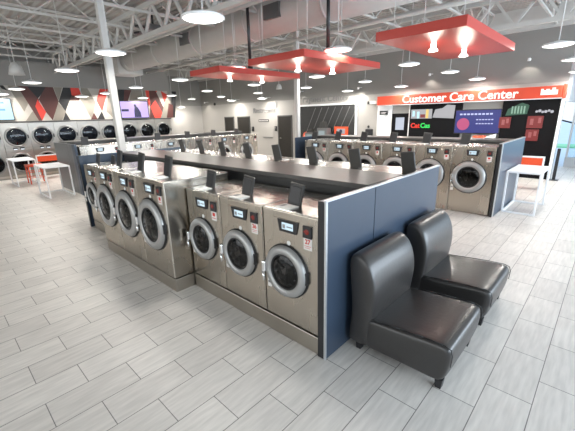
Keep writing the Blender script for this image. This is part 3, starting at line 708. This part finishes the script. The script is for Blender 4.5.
b = B(); lathe(b, [(.20, .147), (0, .149)], Matrix.Translation((-.42, 0, -.08)) @ Matrix.Rotation(PI / 2, 4, 'X'), 24); obj('pink_disc', b, pinkc, s)
b = B()
for k in range(9): box(b, -.55 + k * .115, -.47 + k * .115, -.149, -.145, .22, .27)
for k in range(6): box(b, -.02 + k * .09, .04 + k * .09, -.149, -.145, .05, .08); box(b, -.02 + k * .09, .04 + k * .09, -.149, -.145, -.08, -.05)
obj('screen_text', b, em('pale_screen_text', (.6, .65, .95), .8), s)
t = thing('counter_printer', 'white and red items heap on the care desk beneath the blue screen', 'printer', (-1.2, 11.6, 1.13))
b = B(); box(b, -.35, .35, -.15, .15, 0, .10, 0, .02); obj('tray', b, white_p, t)
b = B(); box(b, -.30, .05, -.12, .12, .10, .17, 0, .02); obj('red_cover', b, red_ch, t)
b = B(); prism(b, [(.0, .1), (.32, .1), (.34, .24), (.2, .2)], -.1, .1); obj('paper_feed', b, white_p, t)
t = thing('care_desk', 'dark service desk below the care centre sign', 'desk', (-2.2, 11.3, 0))
b = B(); box(b, -1.7, 1.35, 0, .45, 0, 1.08, 0, .01); obj('body', b, grey_panel, t)
b = B(); box(b, -1.75, 1.4, -.05, .5, 1.08, 1.12, 0, .005); obj('worktop', b, alu, t)
t = thing('photo_wall', 'black display wall with red and green pictures right of the blue screen', 'display', (-.18, YB, 0))
b = B(); box(b, -.66, .81, -.12, 0, .0, 2.39); obj('backing', b, display_blk, t)
b = B(); prism(b, [(-.55, 1.92), (.02, 1.96), (.05, 2.22), (-.15, 2.30), (-.5, 2.12)], -.15, -.12); s = obj('green_picture', b, photo_g, t)
b = B()
for k in range(5): box(b, -.40 + k * .08, -.36 + k * .08, -.156, -.15, 1.98, 2.20)
obj('picture_streaks', b, em('mint_streak', (.4, .65, .5), .5), s)
for nm, a in (('red_picture', (-.70 + .0, -.38, 1.54, 1.88)), ('red_picture', (.06, .46, 1.54, 1.90)), ('red_picture', (.07, .40, 1.16, 1.50))):
    b = B(); box(b, a[0], a[1], -.15, -.12, a[2], a[3], 0, .003); s = obj(nm, b, photo_r, t)
    b = B(); box(b, a[0] + .08, a[0] + .16, -.156, -.15, a[2] + .1, a[3] - .08); box(b, a[1] - .12, a[1] - .05, -.156, -.15, a[2] + .15, a[3] - .05); obj('picture_highlight', b, em('rose_highlight', (.5, .15, .15), .6), s)
b = B()
for k in range(6): lathe(b, [(.035 + .008 * (k % 2), .13), (.02, .145), (0, .145)], Matrix.Translation((.26 + k * .075, 0, 2.03 + .02 * math.sin(k * 2))) @ Matrix.Rotation(PI / 2, 4, 'X'), 10)
obj('script_letters', b, em('pale_script', (.5, .5, .55), .7), t)
t = thing('floor_stanchion', 'black floor standing post by the white end post on the right', 'post', (.80, 11.9, 0))
b = B(); box(b, -.04, .04, -.04, .04, .02, .95, 0, .005); obj('post', b, blackp, t)
b = B(); box(b, -.12, .12, -.12, .12, 0, .02, 0, .004); obj('base', b, blackp, t)

# ------------------------------------------------------------------ red hanging canopies with downlights
def spotlight(name, loc, rot, power, angle, blend, color, r=.05, parent=None):
    l = bpy.data.lights.new(name, 'SPOT'); l.energy = power; l.spot_size = math.radians(angle); l.spot_blend = blend; l.color = color; l.shadow_soft_size = r
    o = bpy.data.objects.new(name, l); COL.objects.link(o); o.location = loc; o.rotation_euler = rot
    if parent: o.parent = parent
    return o
ZK = 3.0
for i, (x0, x1, y0, y1, lab) in enumerate(((-3.29, -1.94, 3.40, 5.85, 'red ceiling canopy panel in the middle, above the nearest island'), (-.60, .50, 3.32, 5.72, 'red ceiling canopy panel at the upper right'), (-5.34, -4.24, 3.42, 5.92, 'red ceiling canopy panel farthest left, partly behind the middle one'))):
    cx, cy = (x0 + x1) / 2, (y0 + y1) / 2; hx, hy = (x1 - x0) / 2, (y1 - y0) / 2
    t = thing('hanging_canopy', lab, 'canopy', (cx, cy, ZK), 0, 'red ceiling canopies')
    b = B(); box(b, -hx, hx, -hy, hy, 0, .10, 0, .006); obj('panel', b, red_c, t)
    b = B(); box(b, -hx - .012, hx + .012, -hy - .012, -hy + .012, .0, .115, 0, .003); box(b, hx - .012, hx + .012, -hy, hy, .0, .115, 0, .003)
    box(b, -hx - .012, -hx + .012, -hy, hy, .0, .115, 0, .003); box(b, -hx, hx, hy - .012, hy + .012, .0, .115, 0, .003); obj('rim', b, red_c, t)
    for sx in (-.8, .8):
        for sy in (-.8, .0):
            b = B(); rod(b, (hx * sx, hy * sy, .1), (hx * sx, hy * sy, ZC - ZK), .006, seg=6); obj('hanger_wire', b, cord_m, t)
    for fx, fy in ((-.12, -.42), (.12, .30)):
        b = B(); lathe(b, [(.0, -.002), (.034, -.002), (.034, -.06), (.03, -.06), (0, -.06)], Matrix.Translation((hx * fx, hy * fy, 0)), 20); d = obj('downlight', b, lamp_hot, t, label='glowing white cylinder downlight')
        b = B(); lathe(b, [(.034, -.06), (.062, -.09), (.06, -.105), (.0, -.112)], Matrix.Translation((hx * fx, hy * fy, 0)), 24); obj('flared_lens', b, lamp_hot, d)
        l = bpy.data.lights.new('downlight_lamp', 'POINT'); l.energy = 4; l.color = (1, .86, .72); l.shadow_soft_size = .12
        o = bpy.data.objects.new('downlight_lamp', l); COL.objects.link(o); o.parent = t; o.location = (hx * fx, hy * fy, -.24)
for x, y, z0, lab in ((-2.472, 4.75, 3.115, 'black conduit drop rising from the middle red canopy'), (-4.40, 4.4, 3.115, 'black conduit drop rising from the left red canopy')):
    t = thing('conduit_drop', lab, 'conduit', (x, y, z0))
    b = B(); rod(b, (0, 0, 0), (0, 0, ZC - z0), .035, seg=12); obj('pipe', b, blackp, t)
    b = B(); rod(b, (0, 0, .0), (0, 0, .08), .06, seg=12); obj('coupling', b, blackp, t)

# ------------------------------------------------------------------ disc pendants
RX, RY, RZ = cam.rotation_euler
CR = cam.rotation_euler.to_matrix()
def make_pendant():
    t = thing('disc_pendant', '', 'pendant lamp', (0, 0, 0), 0, 'white disc pendant lamps')
    R = .25
    b = B(); lathe(b, [(0, .075), (.04, .072), (.12, .05), (R * .92, .022), (R, .008), (R, -.006), (R * .93, -.012), (R * .90, -.004)], None, 36); obj('shade', b, white_m, t)
    b = B(); lathe(b, [(R * .92, -.006), (R * .6, -.026), (0, -.034)], None, 36); obj('diffuser', b, diff_m, t)
    b = B(); rod(b, (0, 0, .07), (0, 0, ZC - 3.2), .009, seg=6); obj('stem', b, cord_m, t)
    return t
PEND = [
    (-4.645, 1.452, 3.2, 'large disc pendant overlapping the near steel column, upper left'),
    (-7.407, 1.512, 3.2, 'disc pendant left of the near column, above the red and maroon mural diamonds'),
    (-10.682, 1.472, 3.2, 'disc pendant over the left part of the mural, with a bell shape beside it'),
    (-13.305, 1.528, 3.2, 'small disc pendant above the pale blue television at the left'),
    (-14.173, 1.2, 3.08, 'disc pendant cut by the left edge above the pale blue television'),
    (-14.16, 3.774, 3.05, 'small disc pendant before the red and taupe part of the mural'),
    (-14.173, 4.74, 3.2, 'small disc pendant just left of the near column at mural height'),
    (-10.914, 4.61, 3.2, 'disc pendant above the lavender television'),
    (-14.183, 6.328, 3.04, 'small disc pendant touching the top edge of the lavender television'),
    (-14.156, 7.753, 3.18, 'small disc pendant at the right end of the mural'),
    (-7.799, 4.575, 3.2, 'disc pendant left of the farthest red canopy'),
    (-4.831, 4.3, 3.2, 'disc pendant in front of the near edge of the left red canopy'),
    (-1.795, 1.434, 3.2, 'largest disc pendant at the top of the picture, above the air duct'),
    (-11.188, 7.799, 3.2, 'small disc pendant below the left tip of the left red canopy'),
    (-16.928, 10.569, 3.2, 'tiny disc pendant low beside the end of the mural'),
    (-14.364, 10.847, 3.2, 'tiny disc pendant above the left dark door'),
    (-14.111, 11.369, 2.99, 'tiny disc pendant right over the left pair of dark doors'),
    (-17.527, 10.152, 2.74, 'tiniest disc pendant, lowest, right of the mural end'),
    (-7.934, 7.621, 3.2, 'disc pendant just under the right half of the left red canopy'),
    (-11.177, 10.736, 3.2, 'small disc pendant above the Restrooms lettering'),
    (-11.57, 11.349, 2.97, 'tiny disc pendant lowest above the Restrooms lettering'),
    (-1.965, 4.371, 3.2, 'disc pendant in front of the right near edge of the middle red canopy'),
    (-4.911, 7.478, 3.2, 'disc pendant just below the middle red canopy'),
    (-7.794, 10.376, 3.2, 'small disc pendant above the left end of the slate board'),
    (-4.939, 10.275, 3.2, 'disc pendant below the right tip of the middle red canopy'),
    (-6.403, 11.371, 3.01, 'small disc pendant above the right half of the slate board'),
    (-1.965, 7.302, 3.2, 'disc pendant under the left part of the right red canopy'),
    (-4.075, 11.347, 3.02, 'small disc pendant above the left end of the care centre sign'),
    (-1.898, 9.905, 3.2, 'disc pendant below the far corner of the right red canopy'),
    (-1.557, 11.365, 3.06, 'disc pendant above the middle of the care centre sign'),
    (0.889, 7.176, 3.2, 'large disc pendant at the upper right before the grey wall edge'),
    (0.911, 9.88, 3.2, 'disc pendant cut by the right edge, under the large one'),
    (0.947, 11.437, 3.04, 'small disc pendant barely in at the right edge, lowest of three')]
PWR = 27
p0 = None
for (x, y, z, lab) in PEND:
    if p0 is None: p0 = make_pendant(); p0.location = (x, y, z); p0['label'] = lab; q = p0
    else: q = dup(p0, (x, y, z), 0, lab)
    if z < 3.199:                                            # lower ones hang on a longer stem
        b = B(); rod(b, (0, 0, .07), (0, 0, ZC - z), .009, seg=6)
        for c in kids(q):
            if c.name.startswith('stem'):
                me = bpy.data.meshes.new('stem'); b.to_mesh(me); b.free(); me.materials.append(cord_m); c.data = me
for (x, y, z, lab) in PEND:
    l = bpy.data.lights.new('pendant_light', 'AREA'); l.shape = 'DISK'; l.size = .44; l.energy = PWR; l.color = (1, .95, .88)
    o = bpy.data.objects.new('pendant_light', l); COL.objects.link(o); o.location = (x, y, z - .045)

# hanging bells and ceiling unit
for x, y, z, r, lab in ((-11.0, 1.22, 3.42, .20, 'grey bell shaped fixture hanging high at the far left'), (-9.0, 10.0, 3.2, .13, 'tiny pale bell fixture hanging left of the middle red canopy')):
    t = thing('bell_fixture', lab, 'fixture', (x, y, z))
    b = B(); lathe(b, [(0, r * 1.75), (r * .35, r * 1.65), (r * .75, r * 1.1), (r, 0), (r * .97, 0), (r * .7, r * 1.0), (0, r * 1.6)], None, 28); obj('shade', b, deck_w, t)
    b = B(); rod(b, (0, 0, r * 1.7), (0, 0, ZC - z), .012, seg=6); obj('stem', b, cord_m, t)
t = thing('ceiling_heater', 'dark ceiling unit with arms hanging between joists, right of the near column', 'heater', (-7.75, 3.9, 4.35))
b = B(); box(b, -.28, .28, -.28, .28, 0, .16, 0, .02); obj('housing', b, grey_panel, t)
for a in range(4):
    b = B(); box(b, .2, .62, -.07, .07, .03, .08, 0, .005, Matrix.Rotation(a * PI / 2 + .4, 4, 'Z')); obj('arm', b, blackp, t)
b = B(); rod(b, (0, 0, .15), (0, 0, ZC - 4.35), .03); obj('stem', b, blackp, t)

# wall washers
for x, z, p in ((-17.3, 3.0, 8), (-14.15, 3.0, 11), (-11.6, 3.0, 12), (-9.3, 3.15, 6), (-6.1, 3.1, 12), (-3.2, 3.35, 8), (-.3, 3.5, 8)):
    t = thing('wall_washer', 'small white wall washer spotlight high on the back wall', 'spotlight', (x, YB - .30, z), 0, 'wall washers on the back wall')
    b = B(); lathe(b, [(0, .05), (.035, .05), (.045, -.03), (.0, -.03)], None, 14); obj('can', b, white_m, t)
    b = B(); rod(b, (0, 0, .03), (0, .32, .05), .01, seg=6); obj('arm', b, white_m, t)
    spotlight('wash_light', (0, .0, -.04), (math.radians(22), 0, 0), p, 95, .35, (1, .93, .82), .02, t)
